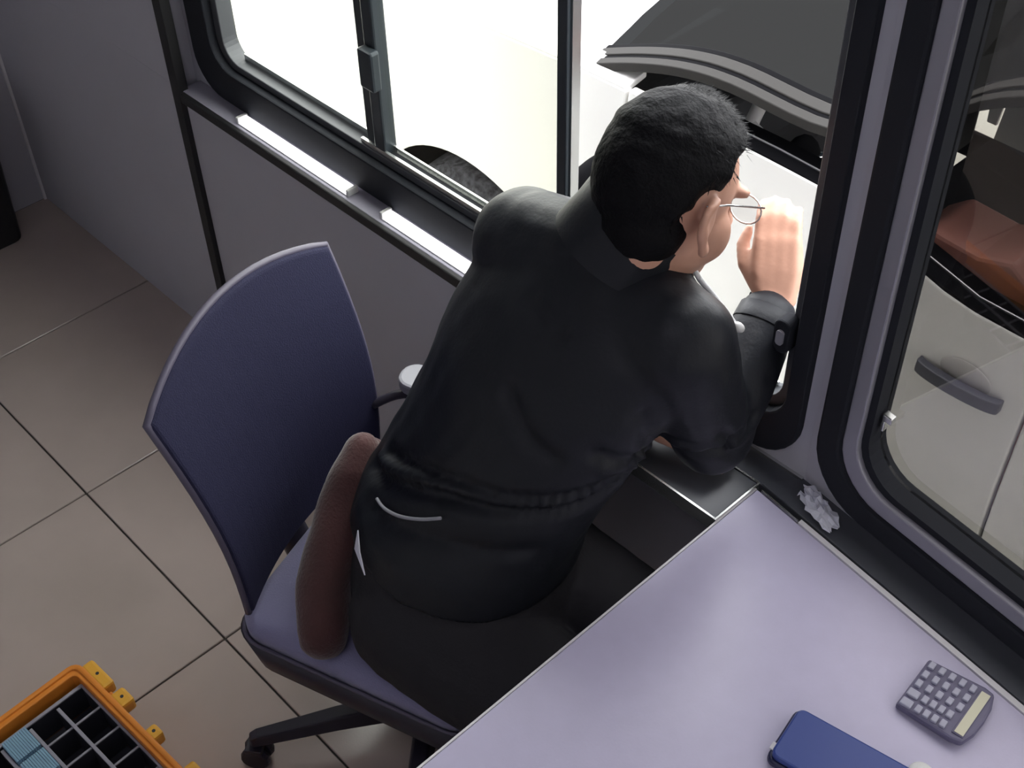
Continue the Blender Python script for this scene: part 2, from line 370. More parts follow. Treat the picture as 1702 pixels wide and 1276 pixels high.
# calculator
ca = empty('calculator', (-0.329, 1.063, DZ), 'grey violet desk calculator with pale display lying on the white desk', 'calculator')
RC = Matrix.Rotation(math.radians(6), 3, 'Z')
def CF(x, y, z): return V((-0.329, 1.063, DZ)) + RC @ V((x, y, z))
out = [(-0.050, -0.046), (0.030, -0.050), (0.044, -0.047), (0.051, -0.025), (0.0525, 0), (0.051, 0.025), (0.044, 0.047), (0.030, 0.050), (-0.050, 0.046)]
MB().loft([[CF(x, y, z + max(0, x + 0.05) * 0.06) for x, y in out] for z in (0.0005, 0.012)]).build('casing', M['calc'], ca, bevel=0.0035, smooth=False)
MB().box((0.0265, -0.041, 0.016), (0.0425, 0.041, 0.0188), CF).build('display_frame', M['calc'], ca, bevel=0.001)
MB().box((0.029, -0.039, 0.0186), (0.0415, 0.039, 0.0197), CF).build('display', M['lcd'], ca)
for r in range(5):
    y = -0.037 + r * 0.0182
    if r < 2:
        MB().box((-0.047, y - 0.0065, 0.010), (-0.031, y + 0.0065, 0.0165), CF).build('key', M['key'], ca, bevel=0.0018)
        xs = [-0.0225 + k * 0.0118 for k in range(4)]
    else: xs = [-0.041 + k * 0.0148 for k in range(5)]
    for x in xs: MB().box((x - 0.0042, y - 0.006, 0.010 + (x + .05) * 0.05), (x + 0.0042, y + 0.006, 0.0165 + (x + .05) * 0.05), CF).build('key', M['key'], ca, bevel=0.0015)

# blue case and white cap at the near side of the desk
bc = empty('pencil_case', (-0.39, 0.84, DZ), 'shiny blue plastic case lying on the white desk', 'case')
RB = Matrix.Rotation(math.radians(11), 3, 'Z')
def BF(x, y, z): return V((-0.452, 0.870, DZ)) + RB @ V((x, y, z))
MB().loft([[BF(x, y, z) for x, y in rr(0.0, 0.19, -0.046, 0.046, 0.012, 4)] for z in (0.0005, 0.012)]).build('base', M['navy'], bc, bevel=0.003)
MB().loft([[BF(x, y, z) for x, y in rr(0.004, 0.186, -0.042, 0.042, 0.011, 4)] for z in (0.0115, 0.022)]).build('lid', M['blue'], bc, bevel=0.003)
MB().box((-0.002, -0.030, 0.009), (0.0045, -0.018, 0.0135), BF).build('clasp', M['deskedge'], bc, bevel=0.001)
wcp = empty('bottle_cap', (-0.292, 0.950, DZ), 'small round white plastic cap on the desk near the calculator', 'cap')
MB().lathe([(0.0165, 0.0005), (0.0175, 0.003), (0.0165, 0.013), (0.014, 0.0155), (0.0, 0.016)], (-0.292, 0.950, DZ), 24).build('shell', M['plastic'], wcp, smooth=True)
MB().lathe([(0.002, 0.0), (0.002, 0.0006)], (-0.290, 0.948, DZ + 0.0158), 10).build('dot', M['navy'], wcp)

# crumpled tissue on the window board
def crumple(c, ex, ey, h, ang, seed):
    rnd = random.Random(seed); n = 9; b = MB(); R3 = Matrix.Rotation(ang, 3, 'Z'); vs = []
    for i in range(n + 1):
        for j in range(n + 1):
            u_ = i / n * 2 - 1; v_ = j / n * 2 - 1
            z = h * (0.25 + 0.75 * abs(noise.noise(V((u_ * 2.2 + seed, v_ * 2.2, 0.3))) * 2)) * (1 - 0.55 * max(abs(u_), abs(v_)))
            vs.append(V(c) + R3 @ V((u_ * ex * (1 + 0.25 * rnd.uniform(-1, 1)), v_ * ey * (1 + 0.3 * rnd.uniform(-1, 1)), 0.002 + z)))
    return b.add(vs, [(i * (n + 1) + j, (i + 1) * (n + 1) + j, (i + 1) * (n + 1) + j + 1, i * (n + 1) + j + 1) for i in range(n) for j in range(n)])
ti = crumple((-0.652, 1.213, DZ + 0.002), 0.040, 0.017, 0.022, math.radians(-22), 3).build('tissue', M['tissue'], solid=0.0012)
tag(ti, 'crumpled white tissue on the dark window board beside the desk', 'tissue')

# ------------------------------------------------------------------ office chair
CO = V((-1.170, 0.830, 0)); CA = math.radians(19); RCH = Matrix.Rotation(CA, 3, 'Z')
def CH(e, n, z): return CO + RCH @ V((e, n, z))
ch = empty('office_chair', CO, 'navy mesh back office chair the man sits on', 'chair')
# curved back panel
NB, NZ = 16, 14
def back_pt(u_, v_, off=0.0):
    hw = 0.205 + 0.030 * v_
    z = 0.50 + v_ * (0.445 + 0.055 * (1 - u_ * u_))
    e = -0.195 - 0.075 * v_ - 0.035 * (1 - u_ * u_) + 0.03 * math.sin(v_ * math.pi) - off
    return CH(e, u_ * hw + 0.002, z)
def back_grid(off):
    return [[back_pt(2 * i / NB - 1, j / NZ, off) for i in range(NB + 1)] for j in range(NZ + 1)]
def sheet(rows_a, rows_b):
    b = MB(); na = len(rows_a[0]); nr = len(rows_a); va = [p for r in rows_a for p in r]; vb = [p for r in rows_b for p in r]; k = len(va); fs = []
    for j in range(nr - 1):
        for i in range(na - 1):
            a = j * na + i; fs += [(a, a + 1, a + na + 1, a + na), (k + a, k + a + na, k + a + na + 1, k + a + 1)]
    loop = [i for i in range(na)] + [j * na + na - 1 for j in range(1, nr)] + [(nr - 1) * na + i for i in range(na - 2, -1, -1)] + [j * na for j in range(nr - 2, 0, -1)]
    for q in range(len(loop)):
        a, c = loop[q], loop[(q + 1) % len(loop)]; fs.append((a, k + a, k + c, c))
    return b.add(va + vb, fs)
bk = sheet(back_grid(0.0), back_grid(0.022)).build('backrest', M['mesh'], ch, smooth=False, bevel=0.008, seg=3)
edge = [back_pt(-1, v / 10, 0.011) for v in range(0, 11)] + [back_pt(-1 + 2 * u_ / 16, 1, 0.011) for u_ in range(1, 17)] + [back_pt(1, 1 - v / 10, 0.011) for v in range(1, 11)]
MB().tube(edge, 0.0065, 8).build('back_frame', M['chairrim'], ch, smooth=True)
MB().tube([CH(-0.17, 0, 0.40), CH(-0.25, 0, 0.42), CH(-0.275, 0, 0.50), CH(-0.285, 0, 0.66)], [0.028, 0.03, 0.028, 0.02], 10).build('back_support', M['chairplastic'], ch, smooth=True)
# seat: cushion and shell
def seat_ring(z, gx, gn): return [CH(p[0], p[1], z) for p in rr(-0.235 - gx, 0.225 + gx, -0.212 - gn, 0.225 + gn, 0.055, 6)]
MB().loft([seat_ring(0.435, 0.004, 0.004), seat_ring(0.462, 0.004, 0.004), seat_ring(0.478, -0.006, -0.006), seat_ring(0.486, -0.03, -0.03)]).build('seat', M['seat'], ch, smooth=True)
MB().loft([seat_ring(0.312, -0.06, -0.05), seat_ring(0.325, -0.03, -0.022), seat_ring(0.36, -0.004, 0.002), seat_ring(0.436, 0.012, 0.012)]).build('seat_shell', M['chairplastic'], ch, smooth=True)
MB().tube([*[CH(p[0], p[1], 0.437) for p in rr(-0.243, 0.233, -0.220, 0.233, 0.058, 6)]], 0.004, 6, closed=True).build('piping', M['chairrim'], ch, smooth=True)
MB().cbox(CH(0.0, 0, 0.315), (0.20, 0.18, 0.05), RCH).build('tilt_mechanism', M['chairplastic'], ch, bevel=0.012)
MB().lathe([(0.03, 0.10), (0.03, 0.22), (0.018, 0.225), (0.018, 0.33)], CO, 16).build('gas_column', M['chairplastic'], ch, smooth=False)
hub = MB().lathe([(0.045, 0.075), (0.05, 0.09), (0.045, 0.115), (0.03, 0.125)], CO, 18).build('base_hub', M['chairplastic'], ch)
for k in range(5):
    a = math.radians(239 + 72 * k); dv = V((math.cos(a), math.sin(a), 0)); sd = V((-dv.y, dv.x, 0))
    rg = []
    for t, wd, z, h in ((0.03, 0.026, 0.1, 0.022), (0.18, 0.021, 0.098, 0.018), (0.335, 0.016, 0.085, 0.013), (0.35, 0.014, 0.08, 0.010)):
        c = CO + dv * t + V((0, 0, z)); rg.append([c + sd * wd - V((0, 0, h)), c + sd * wd * .7 + V((0, 0, h)), c - sd * wd * .7 + V((0, 0, h)), c - sd * wd - V((0, 0, h))])
    lg = MB().loft(rg).build('leg', M['chairplastic'], ch, bevel=0.004)
    cst = MB(); c0 = CO + dv * 0.342
    ax = V((math.cos(a + 1.2), math.sin(a + 1.2), 0)); rot = V((0, 0, 1)).rotation_difference(ax).to_matrix()
    for s in (-1, 1): cst.lathe([(0.012, -0.008), (0.027, -0.008), (0.03, 0.0), (0.027, 0.008), (0.012, 0.008)], c0 + V((0, 0, 0.0305)) + ax * s * 0.0125, 18, rot)
    cst.tube([c0 + V((0, 0, 0.03)), c0 + V((0, 0, 0.082))], 0.009, 8)
    cst.cbox(c0 + V((0, 0, 0.058)), (0.040, 0.034, 0.012), Matrix.Rotation(a + 1.2, 3, 'Z'))
    cst.build('caster', M['chairplastic'], lg, smooth=False, bevel=0.002)
# far armrest
MB().tube(catmull([CH(-0.20, 0.205, 0.63), CH(-0.15, 0.232, 0.655), CH(-0.06, 0.246, 0.662)], 5), 0.0085, 8).build('armrest_bracket', M['chairplastic'], ch, smooth=True)
MB().prism([(p[0], p[1]) for p in rr(-0.165, 0.06, 0.222, 0.285, 0.029, 5)], 0.664, 0.690, lambda s, d, z: CH(s, z, d)).build('armrest_pad', M['greyplastic'], ch, bevel=0.006)

# maroon cushion between his back and the backrest
cu = MB(); pts = catmull([CH(-0.055, -0.200, 0.525), CH(-0.085, -0.14, 0.575), CH(-0.095, -0.045, 0.66), CH(-0.095, 0.025, 0.73)], 6)
rads = [0.043 + 0.006 * math.sin(i / (len(pts) - 1) * math.pi) for i in range(len(pts))]
cu.caps([pts[0], *pts[3:-1:3], pts[-1]], [0.042, *[rads[i] for i in range(3, len(pts) - 1, 3)], 0.034], 18)
cu.caps([CH(-0.10, -0.02, 0.535), CH(-0.12, 0.06, 0.66)], [0.044, 0.046])
cuo = cu.build('cushion', M['maroon'], remesh=0.009, rsm=10, post=lambda p, n: p + n * 0.004 * noise.noise(p * 18))
tag(cuo, 'maroon plush cushion wedged between the man and the chair back', 'cushion')

# ------------------------------------------------------------------ person
HC = V((-0.911, 1.124, 1.282))                          # head centre
hf = V((0.25, 0.86, -0.45)).normalized(); hu = V((-0.16, 0.30, 0.94)); hu = (hu - hf * hu.dot(hf)).normalized(); hr = hf.cross(hu)
def HD(f_, r_, u_): return HC + hf * f_ + hr * r_ + hu * u_
sh_r = V((-0.815, 1.045, 1.125)); el_r = V((-0.792, 1.112, 0.915)); wr_r = V((-0.838, 1.285, 1.022))
sh_l = V((-1.118, 1.050, 1.125)); el_l = V((-1.115, 1.10, 0.90)); wr_l = V((-0.955, 1.135, 0.845))
hip = V((-1.07, 0.865, 0.60))
legs_r = [V((-1.045, 0.745, 0.572)), V((-0.62, 0.795, 0.57)), V((-0.57, 0.82, 0.12))]
legs_l = [V((-1.05, 0.955, 0.575)), V((-0.63, 0.99, 0.57)), V((-0.59, 0.99, 0.12))]
def ringz(c, a, b, ang, n=26):
    q = math.radians(ang)
    return [V(c) + V((math.cos(q), math.sin(q), 0)) * a * math.cos(t) + V((-math.sin(q), math.cos(q), 0)) * b * math.sin(t) for t in [2 * math.pi * k / n for k in range(n)]]
def hand(b, wrist, d, back, side, curl=0.35, k=1.0):
    """palm and five fingers: d along the hand, back = back-of-hand normal, side = towards the thumb"""
    d = V(d).normalized(); side = (V(side) - d * V(side).dot(d)).normalized(); back = d.cross(side)
    if back.dot(V((0, 0, 1))) < -2: back = -back
    P = lambda a, s, n: V(wrist) + d * a * k + side * s * k + back * n * k
    for s in (-0.026, -0.009, 0.008, 0.025): b.caps([P(0.0, s * 0.6, 0), P(0.045, s, 0), P(0.088, s, 0)], [0.017 * k, 0.0155 * k, 0.0115 * k], 10)
    for s, L in ((0.026, 0.070), (0.009, 0.078), (-0.009, 0.073), (-0.027, 0.058)):
        p = P(0.088, s, 0); ang = 0.25; q = [p]; rad = [0.0095 * k]
        for j, fr_ in enumerate((0.45, 0.30, 0.25)):
            dd = d * math.cos(ang) - back * math.sin(ang); p = p + dd * L * fr_ * k; q.append(p); rad.append((0.0088, 0.008, 0.0068)[j] * k); ang += curl
        b.caps(q, rad, 10)
    b.caps([P(0.018, 0.024, -0.004), P(0.050, 0.047, -0.014), P(0.076, 0.052, -0.024), P(0.098, 0.045, -0.032)], [0.015 * k, 0.0125 * k, 0.0105 * k, 0.008 * k], 10)
body = MB()
def torso(b, s):
    b.loft([ringz((-1.07, 0.855, 0.50), .185 * s, .175 * s, -20), ringz((-1.07, 0.865, 0.62), .19 * s, .17 * s, -20), ringz((-1.05, 0.90, 0.76), .175 * s, .15 * s, -15),
            ringz((-1.02, 0.955, 0.91), .178 * s, .135 * s, -8), ringz((-0.995, 1.0, 1.03), .185 * s, .122 * s, -4), ringz((-0.975, 1.035, 1.12), .17 * s, .10 * s, -3), ringz((-0.962, 1.06, 1.18), .12 * s, .075 * s, -3)])
torso(body, 0.90)
body.caps([V((-0.965, 1.055, 1.13)), HD(-0.035, 0, -0.06)], [0.060, 0.056])
# head: cranium, jaw, nose, brow, ears
body.ell(HD(-0.012, 0, 0.022), (hf * 0.098, hr * 0.077, hu * 0.098), 26, 16)
body.ell(HD(0.020, 0, -0.050), (hf * 0.070, hr * 0.062, hu * 0.066), 22, 12)
body.ell(HD(0.052, 0, -0.088), (hf * 0.032, hr * 0.036, hu * 0.026), 16, 10)
for s in (-1, 1):
    body.ell(HD(0.040, s * 0.040, -0.040), (hf * 0.040, hr * 0.030, hu * 0.042), 14, 10)
    body.ell(HD(0.082, s * 0.03, 0.022), (hf * 0.016, hr * 0.026, hu * 0.010), 12, 8)
    body.tube([HD(0.006 - 0.028 * math.sin(t) * (1.0 if math.cos(t) > 0 else 0.72), s * (0.084 + 0.012 * math.sin(t)), -0.020 + 0.035 * math.cos(t)) for t in [math.radians(2 + 176 * k / 12) for k in range(13)]], [0.0065] * 11 + [0.008, 0.0085], 8)
    body.ell(HD(-0.007, s * 0.086, -0.016), (hf * 0.021 - hr * s * 0.009, hr * 0.0065, hu * 0.031), 14, 10)
    body.ell(HD(0.007, s * 0.083, -0.050), (hf * 0.010, hr * 0.005, hu * 0.010), 10, 6)
body.tube([HD(0.085, 0, 0.015), HD(0.105, 0, -0.018), HD(0.112, 0, -0.032)], [0.009, 0.011, 0.013], 10)
body.ell(HD(0.103, 0, -0.036), (hf * 0.014, hr * 0.018, hu * 0.009), 12, 8)
body.ell(HD(0.088, 0, -0.060), (hf * 0.009, hr * 0.024, hu * 0.005), 12, 8)
body.ell(HD(0.086, 0, -0.070), (hf * 0.009, hr * 0.021, hu * 0.006), 12, 8)
body.caps([sh_r, el_r, wr_r], [0.052, 0.042, 0.030]); body.caps([sh_l, el_l, wr_l], [0.052, 0.042, 0.030])
hand(body, wr_r + V((-0.002, 0.010, 0.014)), (-0.33, 0.32, 0.86), None, (-0.8, -0.45, 0.0), 0.55)
hand(body, wr_l + V((0.010, 0.002, -0.004)), (0.97, 0.2, -0.10), None, (0.1, 0.95, 0.0), 0.25)
body.caps(legs_r, [0.082, 0.056, 0.038]); body.caps(legs_l, [0.082, 0.056, 0.038])
for lg in (legs_r, legs_l): body.caps([lg[2], lg[2] + V((0.02, 0, -0.07)), lg[2] + V((0.13, 0, -0.085))], [0.038, 0.03, 0.022])
pe = body.build('person', M['skin'], remesh=0.0055, rsm=3)
tag(pe, 'man in black jacket and glasses seated on chair, reaching out of the window', 'person')

# jacket with folds
CREASES = [  # (angle round the waist in degrees, height) along the crease, depth, width
    ([(215, 0.775), (235, 0.800), (260, 0.845), (285, 0.872), (310, 0.888), (335, 0.905), (360, 0.928), (385, 0.955)], -0.016, 0.013),
    ([(225, 0.830), (250, 0.868), (280, 0.896), (310, 0.912), (340, 0.932), (370, 0.965)], -0.011, 0.010),
    ([(220, 0.800), (245, 0.834), (280, 0.884), (310, 0.900), (340, 0.918), (375, 0.955)], 0.010, 0.012),
    ([(240, 0.760), (270, 0.790), (300, 0.812), (330, 0.822)], -0.007, 0.012),
    ([(278, 1.045), (290, 1.028), (305, 1.000), (318, 0.985)], -0.009, 0.013),
    ([(335, 1.00), (350, 0.975), (365, 0.955)], -0.010, 0.011), ([(340, 0.975), (355, 0.955), (370, 0.940)], 0.007, 0.010),
    ([(345, 1.06), (352, 1.02), (360, 0.99)], -0.008, 0.012),
    ([(250, 1.15), (270, 1.135), (290, 1.14)], -0.004, 0.012),
]
ARMS = [([(-0.735, 1.065, 0.985), (-0.745, 1.10, 0.960), (-0.755, 1.15, 0.955)], -0.009, 0.010), ([(-0.73, 1.07, 0.945), (-0.745, 1.11, 0.925), (-0.76, 1.16, 0.93)], -0.010, 0.011),
        ([(-0.735, 1.065, 0.965), (-0.745, 1.105, 0.943), (-0.755, 1.155, 0.943)], 0.008, 0.009), ([(-0.77, 1.20, 0.985), (-0.79, 1.225, 0.965), (-0.81, 1.24, 0.945)], -0.006, 0.009)]
CAX = [(0.69, -1.07, 0.868), (0.80, -1.05, 0.91), (0.91, -1.02, 0.955), (1.03, -0.995, 1.0), (1.20, -0.955, 1.07)]
def axis_at(z):
    for (z0, x0, y0), (z1, x1, y1) in zip(CAX, CAX[1:]):
        if z <= z1: t = max(0, (z - z0) / (z1 - z0)); return x0 + (x1 - x0) * t, y0 + (y1 - y0) * t
    return CAX[-1][1:]
CR = [([(q.x * 0.19 * math.pi / 180, q.y) for q in catmull([(t, z, 0) for t, z in p], 6)], a_, w_) for p, a_, w_ in CREASES]
AF = [(catmull(p, 6), a_, w_) for p, a_, w_ in ARMS]
def folds(p, n):
    cx, cy = axis_at(p.z); d = 0.0
    ang = math.degrees(math.atan2(p.y - cy, p.x - cx)) % 360
    if (p.x - cx) ** 2 + (p.y - cy) ** 2 < 0.30 ** 2:
        for th in (ang, ang + 360):
            u_ = th * 0.19 * math.pi / 180
            for pts_, a_, w_ in CR:
                m_ = min((u_ - q[0]) ** 2 + (p.z - q[1]) ** 2 for q in pts_)
                if m_ < 9 * w_ * w_: d += a_ * math.exp(-m_ / (w_ * w_))
    for pts_, a_, w_ in AF:
        m_ = min((p - q).length_squared for q in pts_)
        if m_ < 9 * w_ * w_: d += a_ * math.exp(-m_ / (w_ * w_))
    d += 0.004 * noise.noise(p * 8) + 0.0018 * noise.noise(p * 24)
    return p + n * d
def on_torso(th, z, a_, b_, off):
    cx, cy = axis_at(z); t = math.radians(th)
    return V((cx + (a_ + off) * math.cos(t), cy + (b_ + off) * math.sin(t), z))
jk = MB()
jk.loft([ringz((-1.07, 0.868, 0.685), .205, .185, -20), ringz((-1.065, 0.88, 0.74), .20, .178, -18), ringz((-1.05, 0.91, 0.80), .198, .165, -15),
         ringz((-1.02, 0.955, 0.91), .200, .152, -8), ringz((-0.995, 1.0, 1.03), .207, .138, -4), ringz((-0.975, 1.035, 1.12), .193, .115, -3), ringz((-0.962, 1.06, 1.18), .14, .088, -3), ringz((-0.955, 1.072, 1.215), .082, .070, 0)])
jk.caps([sh_r, sh_r.lerp(el_r, .5), el_r, el_r.lerp(wr_r, .5), wr_r - (wr_r - el_r) * 0.06], [0.078, 0.070, 0.060, 0.054, 0.044])
jk.caps([sh_l, sh_l.lerp(el_l, .5), el_l, wr_l], [0.080, 0.070, 0.062, 0.046])
jk.caps([V((-0.90, 1.05, 1.135)), sh_r + V((-0.01, 0, 0.0))], [0.08, 0.078]); jk.caps([V((-0.99, 1.055, 1.165)), sh_l + V((0.03, 0, 0.012))], [0.075, 0.078])
jo = jk.build('jacket', M['jacket'], pe, remesh=0.0065, rsm=9, post=folds)
tag(jo, 'black zip jacket with bunched folds at the waist')
# collar
rg = []
NC_ = HC.lerp(V((-0.962, 1.06, 1.18)), 0.60) - hf * 0.012; ax_ = (HC - V((-0.962, 1.05, 1.15))).normalized()
o1 = ax_.orthogonal().normalized(); o2 = ax_.cross(o1)
for h_, r_ in ((-0.040, 0.088), (0.0, 0.084), (0.036, 0.083), (0.039, 0.077), (0.0, 0.074), (-0.036, 0.074)):
    rg.append([NC_ + ax_ * (h_ + (0.028 * max(0, -hf.dot(o1 * math.cos(t) + o2 * math.sin(t))) if h_ > 0.01 else 0)) + (o1 * math.cos(t) + o2 * math.sin(t)) * r_ for t in [2 * math.pi * k / 28 for k in range(28)]])
MB().loft(rg, cap=False).build('collar', M['jacket'], pe, smooth=True)
# zip edge of the open jacket front, name badge, cuffs
def on_jacket(p, off=0.004):
    ok, q, n_, _ = jo.closest_point_on_mesh(V(p) - ORIGIN[pe]); return q + ORIGIN[pe] + n_ * off
zp = catmull([(-0.883, 1.090, 1.179), (-0.858, 1.098, 1.166), (-0.832, 1.107, 1.152), (-0.810, 1.113, 1.139), (-0.786, 1.116, 1.123)], 6)
MB().tube([on_jacket(p, 0.005) for p in zp], 0.004, 8).build('zip_edge', M['shirt'], pe, smooth=True)
bq = on_jacket((-0.786, 1.116, 1.123), 0.008)
MB().ell(bq, ((0.009, 0, 0), (0, 0.006, 0.004), (0, -0.008, 0.010)), 12, 8).build('badge', M['plastic'], pe, smooth=True)
fd = (wr_r - el_r).normalized()
MB().tube([wr_r - fd * 0.03, wr_r - fd * 0.004, wr_r - fd * 0.002], [0.047, 0.045, 0.040], 20, cap=False).build('cuff', M['jacket'], pe, smooth=True)
# shirt tail peeping out below the jacket and pocket flap
MB().tube(catmull([on_torso(t, z, 0.196, 0.168, 0.004) for t, z in ((246, 0.785), (254, 0.790), (264, 0.804), (274, 0.825), (282, 0.846))], 5), [0.0028] * 21, 8).build('shirt_hem', M['greyplastic'], pe, smooth=True)
# trousers
tr = MB()
tr.loft([ringz((-1.06, 0.86, 0.493), .205, .195, -20), ringz((-1.065, 0.862, 0.56), .215, .20, -20), ringz((-1.07, 0.868, 0.64), .208, .188, -20), ringz((-1.065, 0.872, 0.74), .19, .165, -20)])
tr.caps([legs_r[0], legs_r[0].lerp(legs_r[1], .5), legs_r[1], legs_r[1].lerp(legs_r[2], .5), legs_r[2]], [0.120, 0.108, 0.078, 0.072, 0.060])
tr.caps([legs_l[0], legs_l[0].lerp(legs_l[1], .5), legs_l[1], legs_l[1].lerp(legs_l[2], .5), legs_l[2]], [0.108, 0.096, 0.078, 0.072, 0.060])
to = tr.build('trousers', M['trouser'], pe, remesh=0.008, rsm=8, post=lambda p, n: p + n * (0.005 * noise.noise(p * 9) + 0.002 * noise.noise(p * 24)))
MB().add([on_torso(t, z, 0.204, 0.186, 0.008) for t, z in ((249, 0.742), (252, 0.714), (264, 0.698), (256, 0.720))], [(0, 1, 2, 3)]).build('pocket_edge', M['tissue'], pe, solid=0.002)
for lg in (legs_r, legs_l):
    c = lg[2]
    MB().caps([c + V((0.0, 0, -0.06)), c + V((0.03, 0, -0.078)), c + V((0.12, 0, -0.085)), c + V((0.17, 0, -0.088))], [0.046, 0.040, 0.034, 0.028]).build('shoe', M['shoe'], pe, remesh=0.009, rsm=4, post=lambda p, n: V((p.x, p.y, max(p.z, 0.001))))
# hair: cap of short hair plus strands
def hair_in(f_, r_, u_):
    """is this direction on the head covered by hair"""
    return True
hb = MB(); NU, NV = 48, 28; rows = []
rnd = random.Random(11); strands = []
for i in range(NV + 1):
    th = math.pi * i / NV; row = []
    for k in range(NU):
        ph = 2 * math.pi * k / NU
        df, dr, du = math.sin(th) * math.cos(ph), math.sin(th) * math.sin(ph), math.cos(th)
        # hairline: low at the nape, above the ear at the sides, high on the forehead
        lim = -0.95 if df < -0.55 else (-0.95 + (df + 0.55) / 0.45 * 0.95 if df < -0.10 else (0.0 + (df + 0.10) / 0.35 * 0.30 if df < 0.25 else (0.30 + (df - 0.25) * 0.42)))
        if abs(dr) > 0.8 and -0.1 < df < 0.30: lim = min(lim, 0.06)
        cov = max(0.0, min(1.0, (du - lim) / 0.14))
        t_ = 0.90 + cov * 0.20 + 0.03 * noise.noise(V((df, dr, du)) * 7) * cov + (0.03 * cov if du > 0.5 else 0)
        p = HD(-0.012 + df * 0.100 * t_, dr * 0.081 * t_, 0.022 + du * 0.102 * t_)
        row.append(p)
        if cov > 0.8: strands.append((V((df, dr, du)), t_))
    rows.append(row)
hb.loft(rows[1:-1], cap=True)
hb.ell(HD(-0.040, 0, -0.042), (hf * 0.062, hr * 0.067, hu * 0.058), 28, 16)
ho = hb.build('hair', M['hair'], pe, remesh=0.0045, rsm=6, post=lambda p, n: p + n * (0.0015 + 0.0015 * noise.noise(p * 60)))
hs = MB()
def shell_pt(dv, t_): return HD(-0.012 + dv.x * 0.100 * t_, dv.y * 0.081 * t_, 0.022 + dv.z * 0.102 * t_)
for q in range(2600):
    dv, t_ = rnd.choice(strands); dv = (dv + V([rnd.gauss(0, 0.07) for _ in range(3)])).normalized()
    if dv.z < -0.15 and dv.x > -0.3: continue
    L = 0.008 + 0.007 * max(0, dv.z) + rnd.random() * 0.004
    p0 = shell_pt(dv, t_ * 0.985); out_ = (p0 - HC).normalized()
    dr_ = (out_ * (0.10 + 0.16 * max(0, dv.z)) + hf * (0.55 * (0.4 + max(0, dv.z))) - hu * (0.75 * (1 - max(0, dv.z))) + V([rnd.gauss(0, 0.14) for _ in range(3)])).normalized()
    sd = out_.cross(dr_).normalized() * 0.0011
    hs.add([p0 - sd, p0 + sd, p0 + dr_ * L], [(0, 1, 2)])
so = hs.build('strands', M['hair'], ho); tag(so, kind='stuff')
tag(ho, 'short black hair, cropped close above the ear')
# glasses
gl = MB()
for s in (-1, 1):
    gl.tube([HD(-0.018, s * 0.088, 0.006), HD(0.02, s * 0.087, 0.012), HD(0.10, s * 0.072, 0.012)], 0.0014, 6)
    gl.tube([HD(0.104, s * 0.036 + 0.030 * math.cos(t), 0.000 + 0.019 * math.sin(t)) for t in [2 * math.pi * k / 20 for k in range(20)]], 0.0013, 6, closed=True)
gl.tube([HD(0.106, -0.008, 0.006), HD(0.109, 0, 0.009), HD(0.106, 0.008, 0.006)], 0.0013, 6)
go = gl.build('glasses', M['wire'], pe, smooth=True); tag(go, 'thin silver framed glasses')
for s in (-1, 1):
    MB().loft([[HD(0.104 + q, s * 0.036 + 0.029 * math.cos(t), 0.018 * math.sin(t)) for t in [2 * math.pi * k / 20 for k in range(20)]] for q in (-0.0006, 0.0006)]).build('lens', M['spec'], go)

# ------------------------------------------------------------------ orange card box with card stacks
OX, OY = -1.665, 0.362; RO = Matrix.Rotation(math.radians(3.5), 3, 'Z'); OZ = 0.165
def OF(x, y, z): return V((OX, OY, 0)) + RO @ V((x, -y, z))          # x along the long rim, y towards the back of the booth
cbx = empty('card_box', OF(0.25, 0.17, 0), 'orange plastic card box with dark divided tray on the floor tiles', 'box')
LX, LY = 0.52, 0.36
orr = [OF(p[0], p[1], 0) for p in rr(0, LX, 0, LY, 0.02, 4)]
fo = lambda s, d, z: OF(s, z, d)
ob = MB().ring(rr(0, LX, 0, LY, 0.018, 4), rr(0.014, LX - 0.014, 0.012, LY - 0.012, 0.012, 4), 0.001, OZ, fo)
ob.box((0.01, 0.01, 0.001), (LX - 0.01, LY - 0.01, 0.01), OF)
ob.build('shell', M['orange'], cbx, bevel=0.003)
MB().ring(rr(-0.007, LX + 0.007, -0.007, LY + 0.007, 0.022, 4), rr(0.004, LX - 0.004, 0.004, LY - 0.004, 0.014, 4), OZ - 0.008, OZ + 0.005, fo).build('rim', M['orange'], cbx, bevel=0.004)
for xa, xb, w_ in ((0.010, 0.085, 0.026), (0.105, 0.145, 0.030), (0.215, 0.245, 0.024), (0.33, 0.40, 0.026)):
    lt = MB().box((xa, -w_ - 0.004, OZ - 0.03), (xb, -0.003, OZ + 0.003), OF).build('latch', M['yellow'], cbx, bevel=0.006)
    c = OF((xa + xb) / 2, -w_ / 2 - 0.004, OZ + 0.0025); MB().lathe([(0.0035, 0), (0.0035, 0.0012)], c, 10).build('screw', M['tray'], lt)
MB().box((0.088, -0.016, OZ - 0.05), (0.103, -0.003, OZ - 0.012), OF).build('latch', M['orange'], cbx, bevel=0.003)
TZ = OZ - 0.018
MB().box((0.034, 0.016, 0.012), (LX - 0.016, LY - 0.014, 0.075), OF).build('tray', M['tray'], cbx)
tw = MB().box((0.030, 0.014, TZ - 0.07), (0.0345, LY - 0.014, TZ - 0.003), OF).build('tray_wall', M['tray'], cbx)
MB().box((0.0285, 0.014, TZ - 0.003), (0.036, LY - 0.014, TZ + 0.001), OF).build('tray_edge', M['divider'], tw, bevel=0.001)
tw = MB().box((0.030, 0.0125, TZ - 0.07), (LX - 0.016, 0.016, TZ - 0.003), OF).build('tray_wall', M['tray'], cbx)
MB().box((0.030, 0.0125, TZ - 0.003), (LX - 0.016, 0.0175, TZ + 0.001), OF).build('tray_edge', M['divider'], tw, bevel=0.001)
PY = 0.060; PX = 0.062
